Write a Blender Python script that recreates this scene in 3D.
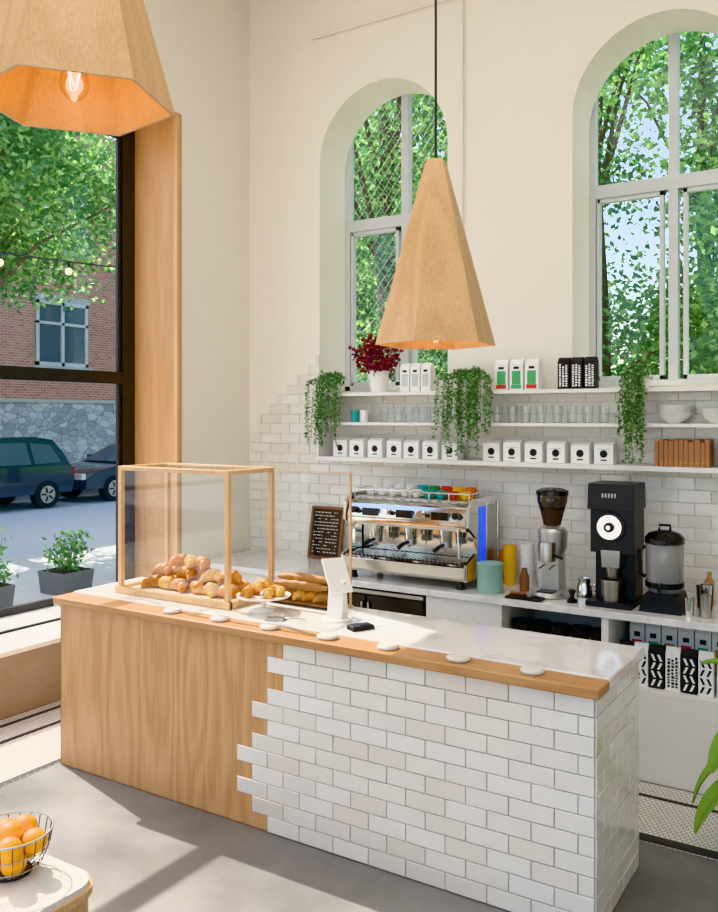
import bpy, math, random
from mathutils import Vector, Matrix
random.seed(7)
R=random.random
def U(a,b): return a+(b-a)*random.random()
scene=bpy.context.scene
for o in list(bpy.data.objects): bpy.data.objects.remove(o)

# ------------------------------------------------------------ materials
def col(h):
    h=h.lstrip('#'); r=[int(h[i:i+2],16)/255 for i in (0,2,4)]
    return tuple((c/12.92 if c<=.04045 else ((c+.055)/1.055)**2.4) for c in r)+(1,)
def base(name):
    m=bpy.data.materials.new(name); m.use_nodes=True
    nt=m.node_tree; b=nt.nodes['Principled BSDF']; return m,nt,b
def mat(name,c,rough=.5,metal=0,bump=0,bscale=40,var=.06,spec=.5,emit=None,es=0,coat=0,trans=0):
    m,nt,b=base(name); L=nt.links
    b.inputs['Roughness'].default_value=rough; b.inputs['Metallic'].default_value=metal
    b.inputs['Specular IOR Level'].default_value=spec
    b.inputs['Coat Weight'].default_value=coat
    b.inputs['Transmission Weight'].default_value=trans
    tc=nt.nodes.new('ShaderNodeTexCoord'); n=nt.nodes.new('ShaderNodeTexNoise'); n.inputs['Scale'].default_value=bscale*.25
    L.new(tc.outputs['Object'],n.inputs['Vector'])
    mx=nt.nodes.new('ShaderNodeMix'); mx.data_type='RGBA'
    c=col(c) if isinstance(c,str) else c
    mx.inputs[6].default_value=tuple(x*(1-var) for x in c[:3])+(1,); mx.inputs[7].default_value=tuple(min(1,x*(1+var)) for x in c[:3])+(1,)
    L.new(n.outputs['Fac'],mx.inputs[0]); L.new(mx.outputs[2],b.inputs['Base Color'])
    if bump:
        n2=nt.nodes.new('ShaderNodeTexNoise'); n2.inputs['Scale'].default_value=bscale; n2.inputs['Detail'].default_value=4
        L.new(tc.outputs['Object'],n2.inputs['Vector'])
        bp=nt.nodes.new('ShaderNodeBump'); bp.inputs['Strength'].default_value=bump; bp.inputs['Distance'].default_value=.01
        L.new(n2.outputs['Fac'],bp.inputs['Height']); L.new(bp.outputs[0],b.inputs['Normal'])
    if emit:
        b.inputs['Emission Color'].default_value=col(emit); b.inputs['Emission Strength'].default_value=es
    return m
def wood(name,c1,c2,sc=(2.2,2.2,.35),rough=.45,rings=26,amp=.10):
    m,nt,b=base(name); L=nt.links; N=nt.nodes.new
    tc=N('ShaderNodeTexCoord'); mp=N('ShaderNodeMapping'); mp.inputs['Scale'].default_value=sc
    L.new(tc.outputs['Object'],mp.inputs[0])
    n=N('ShaderNodeTexNoise'); n.inputs['Scale'].default_value=1.2; n.inputs['Detail'].default_value=2; n.inputs['Roughness'].default_value=.35
    L.new(mp.outputs[0],n.inputs['Vector'])
    mu=N('ShaderNodeMath'); mu.operation='MULTIPLY'; mu.inputs[1].default_value=rings*6.28
    L.new(n.outputs['Fac'],mu.inputs[0])
    si=N('ShaderNodeMath'); si.operation='SINE'; L.new(mu.outputs[0],si.inputs[0])
    mp2=N('ShaderNodeMapping'); mp2.inputs['Scale'].default_value=tuple(x*26 if x>1 else x*4 for x in sc); L.new(tc.outputs['Object'],mp2.inputs[0])
    n2=N('ShaderNodeTexNoise'); n2.inputs['Scale'].default_value=2.5; n2.inputs['Detail'].default_value=5; L.new(mp2.outputs[0],n2.inputs['Vector'])
    ad=N('ShaderNodeMath'); ad.operation='MULTIPLY_ADD'; ad.inputs[1].default_value=amp; L.new(si.outputs[0],ad.inputs[0]); L.new(n2.outputs['Fac'],ad.inputs[2])
    rp=N('ShaderNodeValToRGB'); rp.color_ramp.elements[0].position=.25; rp.color_ramp.elements[1].position=.75
    rp.color_ramp.elements[0].color=col(c2); rp.color_ramp.elements[1].color=col(c1)
    L.new(ad.outputs[0],rp.inputs[0]); L.new(rp.outputs[0],b.inputs['Base Color'])
    b.inputs['Roughness'].default_value=rough
    bp=N('ShaderNodeBump'); bp.inputs['Strength'].default_value=.1; bp.inputs['Distance'].default_value=.002
    L.new(ad.outputs[0],bp.inputs['Height']); L.new(bp.outputs[0],b.inputs['Normal'])
    return m
def glass(name,tint=(1,1,1,1),refl=.10,rough=.02):
    m=bpy.data.materials.new(name); m.use_nodes=True; nt=m.node_tree; nt.nodes.clear(); N=nt.nodes.new; L=nt.links
    o=N('ShaderNodeOutputMaterial'); mx=N('ShaderNodeMixShader'); t=N('ShaderNodeBsdfTransparent'); g=N('ShaderNodeBsdfGlossy')
    t.inputs[0].default_value=tint; g.inputs['Roughness'].default_value=rough
    lw=N('ShaderNodeLayerWeight'); lw.inputs[0].default_value=.15
    ad=N('ShaderNodeMath'); ad.operation='MULTIPLY_ADD'; ad.inputs[1].default_value=.35; ad.inputs[2].default_value=refl; ad.use_clamp=True
    L.new(lw.outputs['Fresnel'],ad.inputs[0]); L.new(ad.outputs[0],mx.inputs[0]); L.new(t.outputs[0],mx.inputs[1]); L.new(g.outputs[0],mx.inputs[2]); L.new(mx.outputs[0],o.inputs[0])
    return m
def leafmat(name,c,tr=.35):
    m,nt,b=base(name); L=nt.links
    b.inputs['Base Color'].default_value=col(c); b.inputs['Roughness'].default_value=.5
    t=nt.nodes.new('ShaderNodeBsdfTranslucent'); t.inputs[0].default_value=tuple(min(1,x*1.5) for x in col(c)[:3])+(1,)
    n=nt.nodes.new('ShaderNodeTexNoise'); n.inputs['Scale'].default_value=1.5
    tc=nt.nodes.new('ShaderNodeTexCoord'); L.new(tc.outputs['Object'],n.inputs['Vector'])
    hs=nt.nodes.new('ShaderNodeHueSaturation'); hs.inputs['Color'].default_value=col(c)
    mr=nt.nodes.new('ShaderNodeMapRange'); mr.inputs[3].default_value=.47; mr.inputs[4].default_value=.53
    L.new(n.outputs['Fac'],mr.inputs[0]); L.new(mr.outputs[0],hs.inputs['Hue']); L.new(hs.outputs[0],b.inputs['Base Color'])
    mx=nt.nodes.new('ShaderNodeMixShader'); mx.inputs[0].default_value=tr
    L.new(b.outputs[0],mx.inputs[1]); L.new(t.outputs[0],mx.inputs[2]); L.new(mx.outputs[0],nt.nodes['Material Output'].inputs[0])
    return m
def bricks(name,c1,c2,mortar,w,h,ms,axes='YZ',rough=.85,bump=.4,off=.5):
    m,nt,b=base(name); L=nt.links; N=nt.nodes.new
    tc=N('ShaderNodeTexCoord'); sp=N('ShaderNodeSeparateXYZ'); cb=N('ShaderNodeCombineXYZ'); L.new(tc.outputs['Object'],sp.inputs[0])
    L.new(sp.outputs[axes[0]],cb.inputs[0]); L.new(sp.outputs[axes[1]],cb.inputs[1])
    br=N('ShaderNodeTexBrick'); br.inputs['Scale'].default_value=1; br.inputs['Brick Width'].default_value=w; br.inputs['Row Height'].default_value=h; br.inputs['Mortar Size'].default_value=ms
    br.offset=off
    br.inputs['Color1'].default_value=col(c1); br.inputs['Color2'].default_value=col(c2); br.inputs['Mortar'].default_value=col(mortar)
    L.new(cb.outputs[0],br.inputs[0]); L.new(br.outputs[0],b.inputs['Base Color']); b.inputs['Roughness'].default_value=rough
    bp=N('ShaderNodeBump'); bp.inputs['Strength'].default_value=bump; bp.inputs['Distance'].default_value=.005; bp.invert=True
    L.new(br.outputs['Fac'],bp.inputs['Height']); L.new(bp.outputs[0],b.inputs['Normal'])
    return m
def veined(name,c,vein,rough,scale=2.2,w=.03,bump=0,var=None):
    m,nt,b=base(name); L=nt.links; N=nt.nodes.new
    tc=N('ShaderNodeTexCoord'); n=N('ShaderNodeTexNoise'); n.inputs['Scale'].default_value=scale; n.inputs['Detail'].default_value=6; n.inputs['Distortion'].default_value=.6
    L.new(tc.outputs['Object'],n.inputs['Vector'])
    s=N('ShaderNodeMath'); s.operation='SUBTRACT'; s.inputs[1].default_value=.5; L.new(n.outputs['Fac'],s.inputs[0])
    a=N('ShaderNodeMath'); a.operation='ABSOLUTE'; L.new(s.outputs[0],a.inputs[0])
    rp=N('ShaderNodeValToRGB'); rp.color_ramp.elements[0].color=col(vein); rp.color_ramp.elements[1].color=col(c); rp.color_ramp.elements[1].position=w
    L.new(a.outputs[0],rp.inputs[0]); L.new(rp.outputs[0],b.inputs['Base Color']); b.inputs['Roughness'].default_value=rough; b.inputs['Coat Weight'].default_value=.2
    return m
def concrete():
    m,nt,b=base('polished_concrete'); L=nt.links; N=nt.nodes.new
    tc=N('ShaderNodeTexCoord')
    n=N('ShaderNodeTexNoise'); n.inputs['Scale'].default_value=1.6; n.inputs['Detail'].default_value=8; n.inputs['Roughness'].default_value=.65; L.new(tc.outputs['Object'],n.inputs['Vector'])
    rp=N('ShaderNodeValToRGB'); rp.color_ramp.elements[0].position=.3; rp.color_ramp.elements[0].color=col('#605d5b'); rp.color_ramp.elements[1].position=.72; rp.color_ramp.elements[1].color=col('#858280')
    L.new(n.outputs['Fac'],rp.inputs[0]); L.new(rp.outputs[0],b.inputs['Base Color'])
    mr=N('ShaderNodeMapRange'); mr.inputs[3].default_value=.2; mr.inputs[4].default_value=.42; L.new(n.outputs['Fac'],mr.inputs[0]); L.new(mr.outputs[0],b.inputs['Roughness'])
    return m

M_wall=mat('plaster_cream','#efe8da',.85,bump=.06,bscale=30,var=.015)
M_white=mat('white_paint','#eae7e0',.5,var=.02)
M_frame=mat('window_frame_paint','#cfd2d1',.45,var=.04)
M_wire=mat('mesh_wire','#b9bebc',.5,.3)
M_conc=concrete()
M_grout=mat('grout','#d0cabf',.9,var=.03)
M_tile=mat('glazed_tile_white','#ece7dd',.08,bump=.32,bscale=20,var=.03,coat=.5)
M_tile2=mat('glazed_tile_cream','#e8e1d5',.10,bump=.32,bscale=18,var=.03,coat=.5)
M_tile3=mat('glazed_tile_pale','#efebe3',.07,bump=.32,bscale=22,var=.03,coat=.5)
M_oak=wood('oak_vertical','#d9ab7a','#bd8a57',rings=13,amp=.12)
M_oakx=wood('oak_horizontal','#cb9b68','#ae7848',sc=(.35,2.2,2.2),rings=10,amp=.08)
M_lamp=wood('lamp_ply','#dfb483','#c99a68',sc=(3.2,3.2,.4),rings=7,amp=.10)
M_jamb=wood('jamb_oak','#dba671','#c28a54',sc=(3,3,.3),rings=6,amp=.09)
M_beech=wood('beech_light','#e0bb8e','#cc9f6e',sc=(3,3,.5),rings=6,amp=.08)
M_quartz=veined('quartz_top','#e9e6e2','#d9d5d0',.1,1.8,.05)
M_black=mat('black_metal','#1c1c1e',.4,var=.05)
M_blackg=mat('black_gloss','#131315',.15,var=.05)
M_chrome=mat('chrome','#dcdad5',.10,1,var=.02)
M_steel=mat('brushed_steel','#b5b3ae',.3,1,var=.05)
M_cast=mat('cast_aluminium','#c5c3bf',.32,.7,var=.05)
M_blue=mat('blue_panel_glow','#0f4cf0',.2,var=.05,coat=.5,emit='#1455ff',es=.6)  # plastic strip, no lamp; glow put into its material to look vivid
M_yellow=mat('yellow_cup','#e8b32a',.5)
M_orangecup=mat('orange_cup','#d5662c',.5)
M_teal=mat('teal','#8fb5a8',.4)
M_tealc=mat('teal_cup','#1f9c98',.3)
M_red=mat('red_cup','#c43326',.35)
M_greenc=mat('green_cup','#3c8a4c',.35)
M_lab=mat('label_black','#1d1c1c',.6)
M_labg=mat('label_green','#4fae6a',.6)
M_labr=mat('label_red','#c8402c',.6)
M_paper=mat('paper_white','#f1efea',.7,var=.02)
M_ceram=mat('ceramic_white','#f2efe8',.2,var=.02)
M_stone=mat('pebble_white','#d3cfc8',.6,var=.05)
M_glass=glass('clear_glass',(.95,.975,.965,1),.07)
M_cup=glass('tumbler_glass',(.90,.92,.91,1),.10)
M_wglass=glass('window_glass',(.97,.985,.99,1),.03)
M_hop=glass('smoked_hopper',(.30,.27,.25,1),.10)
M_bglass=glass('bulb_glass',(1,.93,.80,1),.06)
M_crois=mat('croissant_crust','#c97f2f',.42,bump=.3,bscale=60,var=.4)
M_crois2=mat('pastry_pale','#e0a855',.5,bump=.3,bscale=70,var=.3)
M_bread=mat('baguette_crust','#a9733c',.6,bump=.3,bscale=50,var=.3)
M_orange=mat('orange_peel','#fba80c',.38,bump=.25,bscale=180,var=.05)
M_terr=mat('book_terracotta','#a9734f',.65,var=.2)
M_soil=mat('soil','#3a2c22',.95,bump=.5)
M_pot=mat('planter_dark','#6a6b6c',.7)
M_bark=mat('bark','#6d5c4c',.9,bump=.8,bscale=20,var=.3)
M_lf=[leafmat('leaf_green_a','#73a05c',.5),leafmat('leaf_green_b','#9ac075',.5),leafmat('leaf_green_c','#52804c',.5),leafmat('leaf_green_d','#628f62',.5)]
M_iv=[leafmat('ivy_a','#6b965c',.2),leafmat('ivy_b','#9bbb84',.2),leafmat('ivy_c','#4d7646',.2)]
M_rl=[leafmat('burgundy_leaf','#6e1f2c',.2),leafmat('burgundy_leaf_b','#8e3038',.2)]
M_ban=leafmat('banana_leaf','#7fae49',.4)
M_asph=mat('asphalt','#b3b8c2',.9,bump=.3,bscale=60,var=.06)
M_walk=mat('sidewalk_concrete','#c0beba',.9,var=.08,bump=.1)
M_grass=mat('grass','#5c7f3c',.95,var=.3,bump=.5)
M_brick=bricks('red_brick','#cf8b76','#b9705d','#d0c0b4',.22,.075,.008)
M_terz=mat('bay_front','#9a8470',.6,var=.15)
def rubble():
    m,nt,b=base('rubble_stone'); L=nt.links; N=nt.nodes.new
    tc=N('ShaderNodeTexCoord'); mp=N('ShaderNodeMapping'); mp.inputs['Scale'].default_value=(2.4,3.4,5.5); L.new(tc.outputs['Object'],mp.inputs[0])
    v=N('ShaderNodeTexVoronoi'); v.inputs['Scale'].default_value=1; L.new(mp.outputs[0],v.inputs['Vector'])
    v2=N('ShaderNodeTexVoronoi'); v2.feature='DISTANCE_TO_EDGE'; v2.inputs['Scale'].default_value=1; L.new(mp.outputs[0],v2.inputs['Vector'])
    sp=N('ShaderNodeSeparateColor'); L.new(v.outputs['Color'],sp.inputs[0])
    rp=N('ShaderNodeValToRGB'); rp.color_ramp.elements[0].color=col('#a2a4aa'); rp.color_ramp.elements[1].color=col('#d6d6d4')
    L.new(sp.outputs[0],rp.inputs[0])
    r2=N('ShaderNodeValToRGB'); r2.color_ramp.elements[0].color=(.45,.45,.45,1); r2.color_ramp.elements[1].position=.06; L.new(v2.outputs['Distance'],r2.inputs[0])
    mx=N('ShaderNodeMix'); mx.data_type='RGBA'; mx.blend_type='MULTIPLY'; mx.inputs[0].default_value=1
    L.new(rp.outputs[0],mx.inputs[6]); L.new(r2.outputs[0],mx.inputs[7]); L.new(mx.outputs[2],b.inputs['Base Color']); b.inputs['Roughness'].default_value=.9
    return m
M_rub=rubble()
M_mos=bricks('penny_mosaic','#e6e3dc','#dad6cd','#8b8780',.026,.023,.0028,'XY',.35,.3)
M_fil=mat('filament','#ffd9a0',.3,emit='#ffb45a',es=20)
M_str=mat('string_bulb','#fff6e0',.3,emit='#ffe9c0',es=1)
M_carbk=mat('car_paint_dark','#25324a',.15,.3,coat=1)
M_carbl=mat('car_paint_charcoal','#454c58',.15,.3,coat=1)
M_cglass=mat('car_glass','#5a6873',.05)
M_tyre=mat('tyre','#1c1c1c',.8)
M_tail=mat('tail_light','#a01818',.2)
M_chalk=mat('chalkboard','#24211f',.8)
M_chalkw=mat('chalk','#d8d2c6',.9)
M_walnut=wood('frame_walnut','#8a5a36','#6a4226',rings=6)
M_amber=mat('wicker','#b98a52',.7)

# ------------------------------------------------------------ mesh builder
class B:
    def __init__(s): s.v=[];s.f=[];s.m=[];s.mats=[];s.M=Matrix()
    def mi(s,m):
        if m not in s.mats: s.mats.append(m)
        return s.mats.index(m)
    def add(s,vs,fs,m):
        o=len(s.v); s.v+= [s.M@Vector(p) for p in vs]; k=s.mi(m)
        for f in fs: s.f.append([i+o for i in f]); s.m.append(k)
    def quad(s,a,b,c,d,m): s.add([a,b,c,d],[(0,1,2,3)],m)
    def box(s,a,b,m,R=None,taper=None):
        x0,y0,z0=a;x1,y1,z1=b
        t=taper or 1; cx=(x0+x1)/2; cy=(y0+y1)/2
        vs=[(x0,y0,z0),(x1,y0,z0),(x1,y1,z0),(x0,y1,z0)]
        vs+=[(cx+(x-cx)*t,cy+(y-cy)*t,z1) for x,y,_ in vs]
        if R is not None:
            c=Vector((cx,cy,z0)); vs=[c+R@(Vector(p)-c) for p in vs]
        s.add(vs,[(0,3,2,1),(4,5,6,7),(0,1,5,4),(1,2,6,5),(2,3,7,6),(3,0,4,7)],m)
    def lathe(s,prof,c,m,n=24,ph=0,T=None,sx=1,sy=1):
        vs=[];rings=[]
        for r,z in prof:
            if r<=1e-6: rings.append([len(vs)]); vs.append(Vector((0,0,z)))
            else:
                rings.append(list(range(len(vs),len(vs)+n)))
                for i in range(n):
                    a=ph+2*math.pi*i/n; vs.append(Vector((r*math.cos(a)*sx,r*math.sin(a)*sy,z)))
        fs=[]
        for A,Bq in zip(rings,rings[1:]):
            if len(A)==1 and len(Bq)==1: continue
            for i in range(n):
                j=(i+1)%n
                if len(A)==1: fs.append((A[0],Bq[i],Bq[j]))
                elif len(Bq)==1: fs.append((A[i],A[j],Bq[0]))
                else: fs.append((A[i],A[j],Bq[j],Bq[i]))
        c=Vector(c)
        if T is None: T=Matrix.Identity(3)
        s.add([c+T@p for p in vs],fs,m)
    def cyl(s,p0,p1,r0,m,r1=None,n=16):
        r1=r0 if r1 is None else r1
        p0=Vector(p0);p1=Vector(p1);d=p1-p0
        T=d.to_track_quat('Z','Y').to_matrix(); h=d.length
        s.lathe([(0,0),(r0,0),(r1,h),(0,h)],p0,m,n,T=T)
    def ball(s,c,r,m,n=16,T=None):
        if not hasattr(r,'__len__'): r=(r,r,r)
        k=max(6,n//2)
        prof=[(math.sin(math.pi*i/k)*1.0 if 0<i<k else 0,-math.cos(math.pi*i/k)) for i in range(k+1)]
        S=Matrix.Diagonal(r)
        s.lathe(prof,c,m,n,T=(T@S) if T is not None else S)
    def tube(s,pts,r,m,n=8,caps=True):
        pts=[Vector(p) for p in pts]; vs=[];fs=[]
        for i,p in enumerate(pts):
            t=(pts[min(i+1,len(pts)-1)]-pts[max(i-1,0)]).normalized()
            u=Vector((0,0,1)) if abs(t.z)<.9 else Vector((1,0,0))
            a=t.cross(u).normalized(); b=t.cross(a)
            rr=r[i] if hasattr(r,'__len__') else r
            for k in range(n):
                g=2*math.pi*k/n; vs.append(p+a*math.cos(g)*rr+b*math.sin(g)*rr)
        for i in range(len(pts)-1):
            for k in range(n):
                j=(k+1)%n; fs.append((i*n+k,i*n+j,(i+1)*n+j,(i+1)*n+k))
        if caps: fs.append(tuple(range(n))); fs.append(tuple(range(len(vs)-n,len(vs))))
        s.add(vs,fs,m)
    def ring(s,c,r,t,m,n=32,T=None):
        pts=[]
        for i in range(n+1):
            a=2*math.pi*i/n; q=Vector((r*math.cos(a),r*math.sin(a),0)); q=T@q if T is not None else q
            pts.append(Vector(c)+q)
        s.tube(pts,t,m,6,False)
    def prism(s,poly,axis,a,b,m,wf=None):
        def P(p,w):
            if axis=='x': return (w,p[0],p[1])
            if axis=='y': return (p[0],w,p[1])
            return (p[0],p[1],w)
        n=len(poly)
        vs=[P(p,a if wf is None else wf(p,0)) for p in poly]+[P(p,b if wf is None else wf(p,1)) for p in poly]
        s.add(vs,[tuple(range(n)),tuple(range(n,2*n))]+[(i,(i+1)%n,n+(i+1)%n,n+i) for i in range(n)],m)
    def leaf(s,c,l,w,m,d=None,fold=.15):
        d=Vector(d) if d is not None else Vector((U(-1,1),U(-1,1),U(-1,1)))
        if d.length<.01: d=Vector((0,0,-1))
        d.normalize(); q=Vector((U(-1,1),U(-1,1),U(-1,1))); a=d.cross(q)
        if a.length<.01: a=Vector((1,0,0))
        a.normalize(); nn=d.cross(a); c=Vector(c)
        s.add([c,c+d*l*.45+a*w+nn*fold*l,c+d*l,c+d*l*.45-a*w+nn*fold*l],[(0,1,2),(0,2,3)],m)
    def done(s,name,bevel=0,smooth=True,parent=None,recalc=True,angle=.6):
        xs=[p.x for p in s.v];ys=[p.y for p in s.v];zs=[p.z for p in s.v]
        o=Vector(((min(xs)+max(xs))/2,(min(ys)+max(ys))/2,min(zs)))
        me=bpy.data.meshes.new(name); me.from_pydata([p-o for p in s.v],[],s.f)
        for m in s.mats: me.materials.append(m)
        me.polygons.foreach_set('material_index',s.m)
        if recalc:
            import bmesh
            bm=bmesh.new(); bm.from_mesh(me); bmesh.ops.recalc_face_normals(bm,faces=bm.faces); bm.to_mesh(me); bm.free()
        if smooth:
            me.polygons.foreach_set('use_smooth',[True]*len(me.polygons)); me.set_sharp_from_angle(angle=angle)
        ob=bpy.data.objects.new(name,me); ob.location=o; scene.collection.objects.link(ob)
        if bevel:
            md=ob.modifiers.new('b','BEVEL'); md.width=bevel; md.segments=2; md.limit_method='ANGLE'; md.angle_limit=.7
        if parent:
            ob.parent=parent; ob.location=o-parent.location
        return ob
def Rz(a): return Matrix.Rotation(a,3,'Z')
def Rx(a): return Matrix.Rotation(a,3,'X')
def Ry(a): return Matrix.Rotation(a,3,'Y')

# ------------------------------------------------------------ room shell
b=B(); b.box((-5.0,-3,-.2),(3.2,5.81,0),M_conc); b.done('floor')
b=B(); b.box((-5.2,-3,5.6),(3.2,5.95,5.8),M_wall); b.done('ceiling')
b=B(); b.box((3,-3,0),(3.2,5.45,5.6),M_wall); b.done('wall_right')
def arch(xc,hw,zb,zs,n=24):
    p=[(xc-hw,zb),(xc+hw,zb)]
    p+=[(xc+hw*math.cos(math.pi*i/n),zs+hw*math.sin(math.pi*i/n)) for i in range(n+1)]
    return p
b=B(); b.box((-5.0,5.45,0),(3.2,5.81,5.6),M_wall); wall=b.done('wall_back',smooth=False)
for xc in (-3.25,-1.25,.75):
    c=B(); c.prism(arch(xc,.55,2.19,3.94),'y',5.2,6.2,M_wall); cut=c.done('cut',smooth=False)
    md=wall.modifiers.new('bool','BOOLEAN'); md.object=cut; md.operation='DIFFERENCE'; md.solver='EXACT'
    dg=bpy.context.evaluated_depsgraph_get(); dg.update()
    me=bpy.data.meshes.new_from_object(wall.evaluated_get(dg)); wall.modifiers.clear(); wall.data=me
    bpy.data.objects.remove(cut)
b=B()
b.box((-5.0,4.66,0),(-4.5,5.45,5.6),M_wall)
b.box((-5.0,.6,4.23),(-4.5,4.66,5.6),M_wall)
b.box((-5.0,-3,0),(-4.5,.6,5.6),M_wall)
b.done('wall_left',smooth=False)
b=B()
b.box((-4.96,4.625,0),(-4.49,4.66,4.23),M_jamb)
b.box((-4.96,.6,4.195),(-4.49,4.625,4.23),M_jamb)
b.box((-4.96,.6,0),(-4.49,.635,4.195),M_jamb)
b.box((-4.52,4.605,0),(-4.485,4.63,4.20),M_beech)
b.done('trim_1',bevel=.003)
b=B()
def fr(y0,y1,z0,z1,x0=-5.0,x1=-4.94,m=M_black): b.box((x0,y0,z0),(x1,y1,z1),m)
fr(4.50,4.622,.45,4.19); fr(.64,.74,.45,4.19); fr(2.55,2.63,.45,4.19)
fr(.74,4.50,4.09,4.19); fr(.74,4.50,2.24,2.33)
b.box((-4.985,4.47,.45),(-4.955,4.5,4.09),M_black)
b.quad((-4.97,.74,2.33),(-4.97,4.5,2.33),(-4.97,4.5,4.09),(-4.97,.74,4.09),M_wglass)
b.done('window_1',bevel=.003)
b=B()
b.box((-5.06,.64,0),(-5.0,4.62,.41),M_terz); b.box((-5.9,.64,.40),(-5.001,4.62,.44),M_quartz)
b.box((-5.9,.64,.0),(-5.86,4.62,.40),M_terz)
b.box((-5.93,.64,.44),(-5.88,4.62,.50),M_black); b.box((-5.46,.64,.44),(-5.43,4.62,.455),M_black)
b.done('window_bench',bevel=.004)

def awin(k,xc):
    b=B(); y0,y1=5.82,5.88; x0,x1=xc-.60,xc+.60; m=M_frame
    b.box((x0,y0,2.12),(x0+.09,y1,4.6),m); b.box((x1-.09,y0,2.12),(x1,y1,4.6),m)
    b.box((x0,y0,2.12),(x1,y1,2.24),m); b.box((x0,y0,4.52),(x1,y1,4.6),m)
    b.box((xc-.03,y0-.008,2.24),(xc+.03,y1,4.52),m)
    b.box((x0+.09,y0-.009,3.48),(x1-.09,y1+.02,3.57),m)
    for s in (-1,1):
        a=sorted([xc+s*.06,xc+s*.088]); b.box((a[0],y0+.005,2.24),(a[1],y1-.01,3.48),m)
        a=sorted([xc+s*.48,xc+s*.505]); b.box((a[0],y0+.005,2.24),(a[1],y1-.01,3.48),m)
        a=sorted([xc+s*.06,xc+s*.50])
        for z in (2.24,3.45): b.box((a[0],y0+.005,z),(a[1],y1-.01,z+.03),m)
    b.quad((x0+.05,5.85,2.2),(x1-.05,5.85,2.2),(x1-.05,5.85,4.55),(x0+.05,5.85,4.55),M_wglass)
    b.done('window_%d'%k,bevel=.002)
awin(2,-3.25); awin(3,-1.25); awin(4,.75)
b=B(); sp=.085; X0,X1,Z0,Z1=-3.82,-2.68,2.2,4.52
b.box((X0-.02,5.93,Z0-.02),(X0,5.95,Z1),M_frame); b.box((X1,5.93,Z0-.02),(X1+.02,5.95,Z1),M_frame)
for sgn in (1,-1):
    for i in range(-30,50):
        c=i*sp*1.2
        pts=[]
        for t in [q/40 for q in range(41)]:
            x=X0+(X1-X0)*t; z=Z0+sgn*(x-X0)*1.3+c
            if Z0<=z<=Z1: pts.append((x,5.94+.002*sgn,z))
        if len(pts)>1: b.tube([pts[0],pts[-1]],.0018,M_wire,4,False)
b.done('window_security_mesh')

# tiling
TM=[M_tile,M_tile,M_tile2,M_tile3]
def tiles(b,O,ud,nd,rng,z0,rows,w=.15,h=.075,g=.003,th=.006,shift=0):
    O=Vector(O);ud=Vector(ud);nd=Vector(nd)
    for r in range(rows):
        a,e=rng(r)
        if e-a<.02: continue
        off=(w/2 if r%2 else 0)+shift
        k=math.floor((a-off)/w+1e-4)
        while True:
            u0=off+k*w; u1=u0+w; k+=1
            if u0>=e-.001: break
            u0=max(u0,a);u1=min(u1,e)
            if u1-u0<.015: continue
            zA=z0+r*h+g/2; zB=z0+(r+1)*h-g/2; ua=u0+g/2; ub=u1-g/2
            def P(u,z,d): return O+ud*u+Vector((0,0,z))+nd*d
            bv=.0025; tx=U(-.0014,.0014); tz=U(-.0012,.0012); j=[-tx-tz,tx-tz,tx+tz,-tx+tz]
            vs=[P(ua,zA,0),P(ub,zA,0),P(ub,zB,0),P(ua,zB,0),
                P(ua,zA,th-bv),P(ub,zA,th-bv),P(ub,zB,th-bv),P(ua,zB,th-bv),
                P(ua+bv,zA+bv,th+j[0]),P(ub-bv,zA+bv,th+j[1]),P(ub-bv,zB-bv,th+j[2]),P(ua+bv,zB-bv,th+j[3])]
            fs=[(8,9,10,11)]
            for i in range(4):
                jn=(i+1)%4; fs+=[(i,jn,4+jn,4+i),(4+i,4+jn,8+jn,8+i)]
            b.add(vs,fs,random.choice(TM))
b=B()
def rb(r):
    z=.86+(r+1)*.077
    if z<=1.9: return (-4.5,2.9)
    k=math.floor((z-1.85)/.92/.095)
    a=-4.5+.095*k
    return (a,2.9 if z<=2.18 else -3.8)
tiles(b,(0,5.449,0),(1,0,0),(0,-1,0),rb,.86,21,w=.19,h=.077)
b.done('backsplash_tiles',smooth=False)
b=B(); b.tube([(-3.87,5.43,4.93),(-2.58,5.43,4.93)],.010,M_wall); b.tube([(-2.58,5.43,5.55),(-2.58,5.43,3.3)],.010,M_wall)
b.done('wall_conduit')

# ------------------------------------------------------------ service counter
XA,XB=-4.085,-.985
b=B()
b.box((XA+.02,3.265,0),(XB-.005,3.87,.925),M_grout)
b.box((XA,3.25,.0),(-2.40,3.266,.925),M_oak)
b.box((XA,3.25,0),(XA+.016,3.885,.925),M_oak)
b.box((XA,3.87,0),(XB,3.885,.925),M_white)
b.box((-4.105,3.215,.925),(-.96,3.36,.966),M_oakx)
b.box((-4.105,3.36,.925),(-.96,3.90,.972),M_quartz)
ctr=b.done('service_counter',bevel=.006)
b=B()
st=[-2.57,-2.665,-2.76,-2.665,-2.76,-2.665,-2.57,-2.665,-2.57,-2.475,-2.57,-2.475]
tiles(b,(0,3.25,0),(1,0,0),(0,-1,0),lambda r:(st[r],XB),.002,12,w=.19,h=.0768,shift=-2.57+.19*14)
tiles(b,(XB,0,0),(0,1,0),(1,0,0),lambda r:(3.25,3.88),.002,12,w=.19,h=.0768,shift=3.25)
b.done('counter_tiles',smooth=False,parent=ctr)

b=B(); b.box((-4.99,.64,0),(-4.10,4.60,.004),M_mos)
for x in (-4.14,-4.66,-4.9): b.box((x,.64,.004),(x+.035,4.60,.006),M_black)
b.done('mosaic_floor_inlay')
b=B(); b.box((-4.05,4.12,0),(3,4.78,.004),M_mos)
b.box((-4.05,4.12,.004),(3,4.19,.006),M_black); b.box((-4.05,4.60,.004),(3,4.63,.006),M_black)
b.done('mosaic_floor_inlay')

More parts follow.
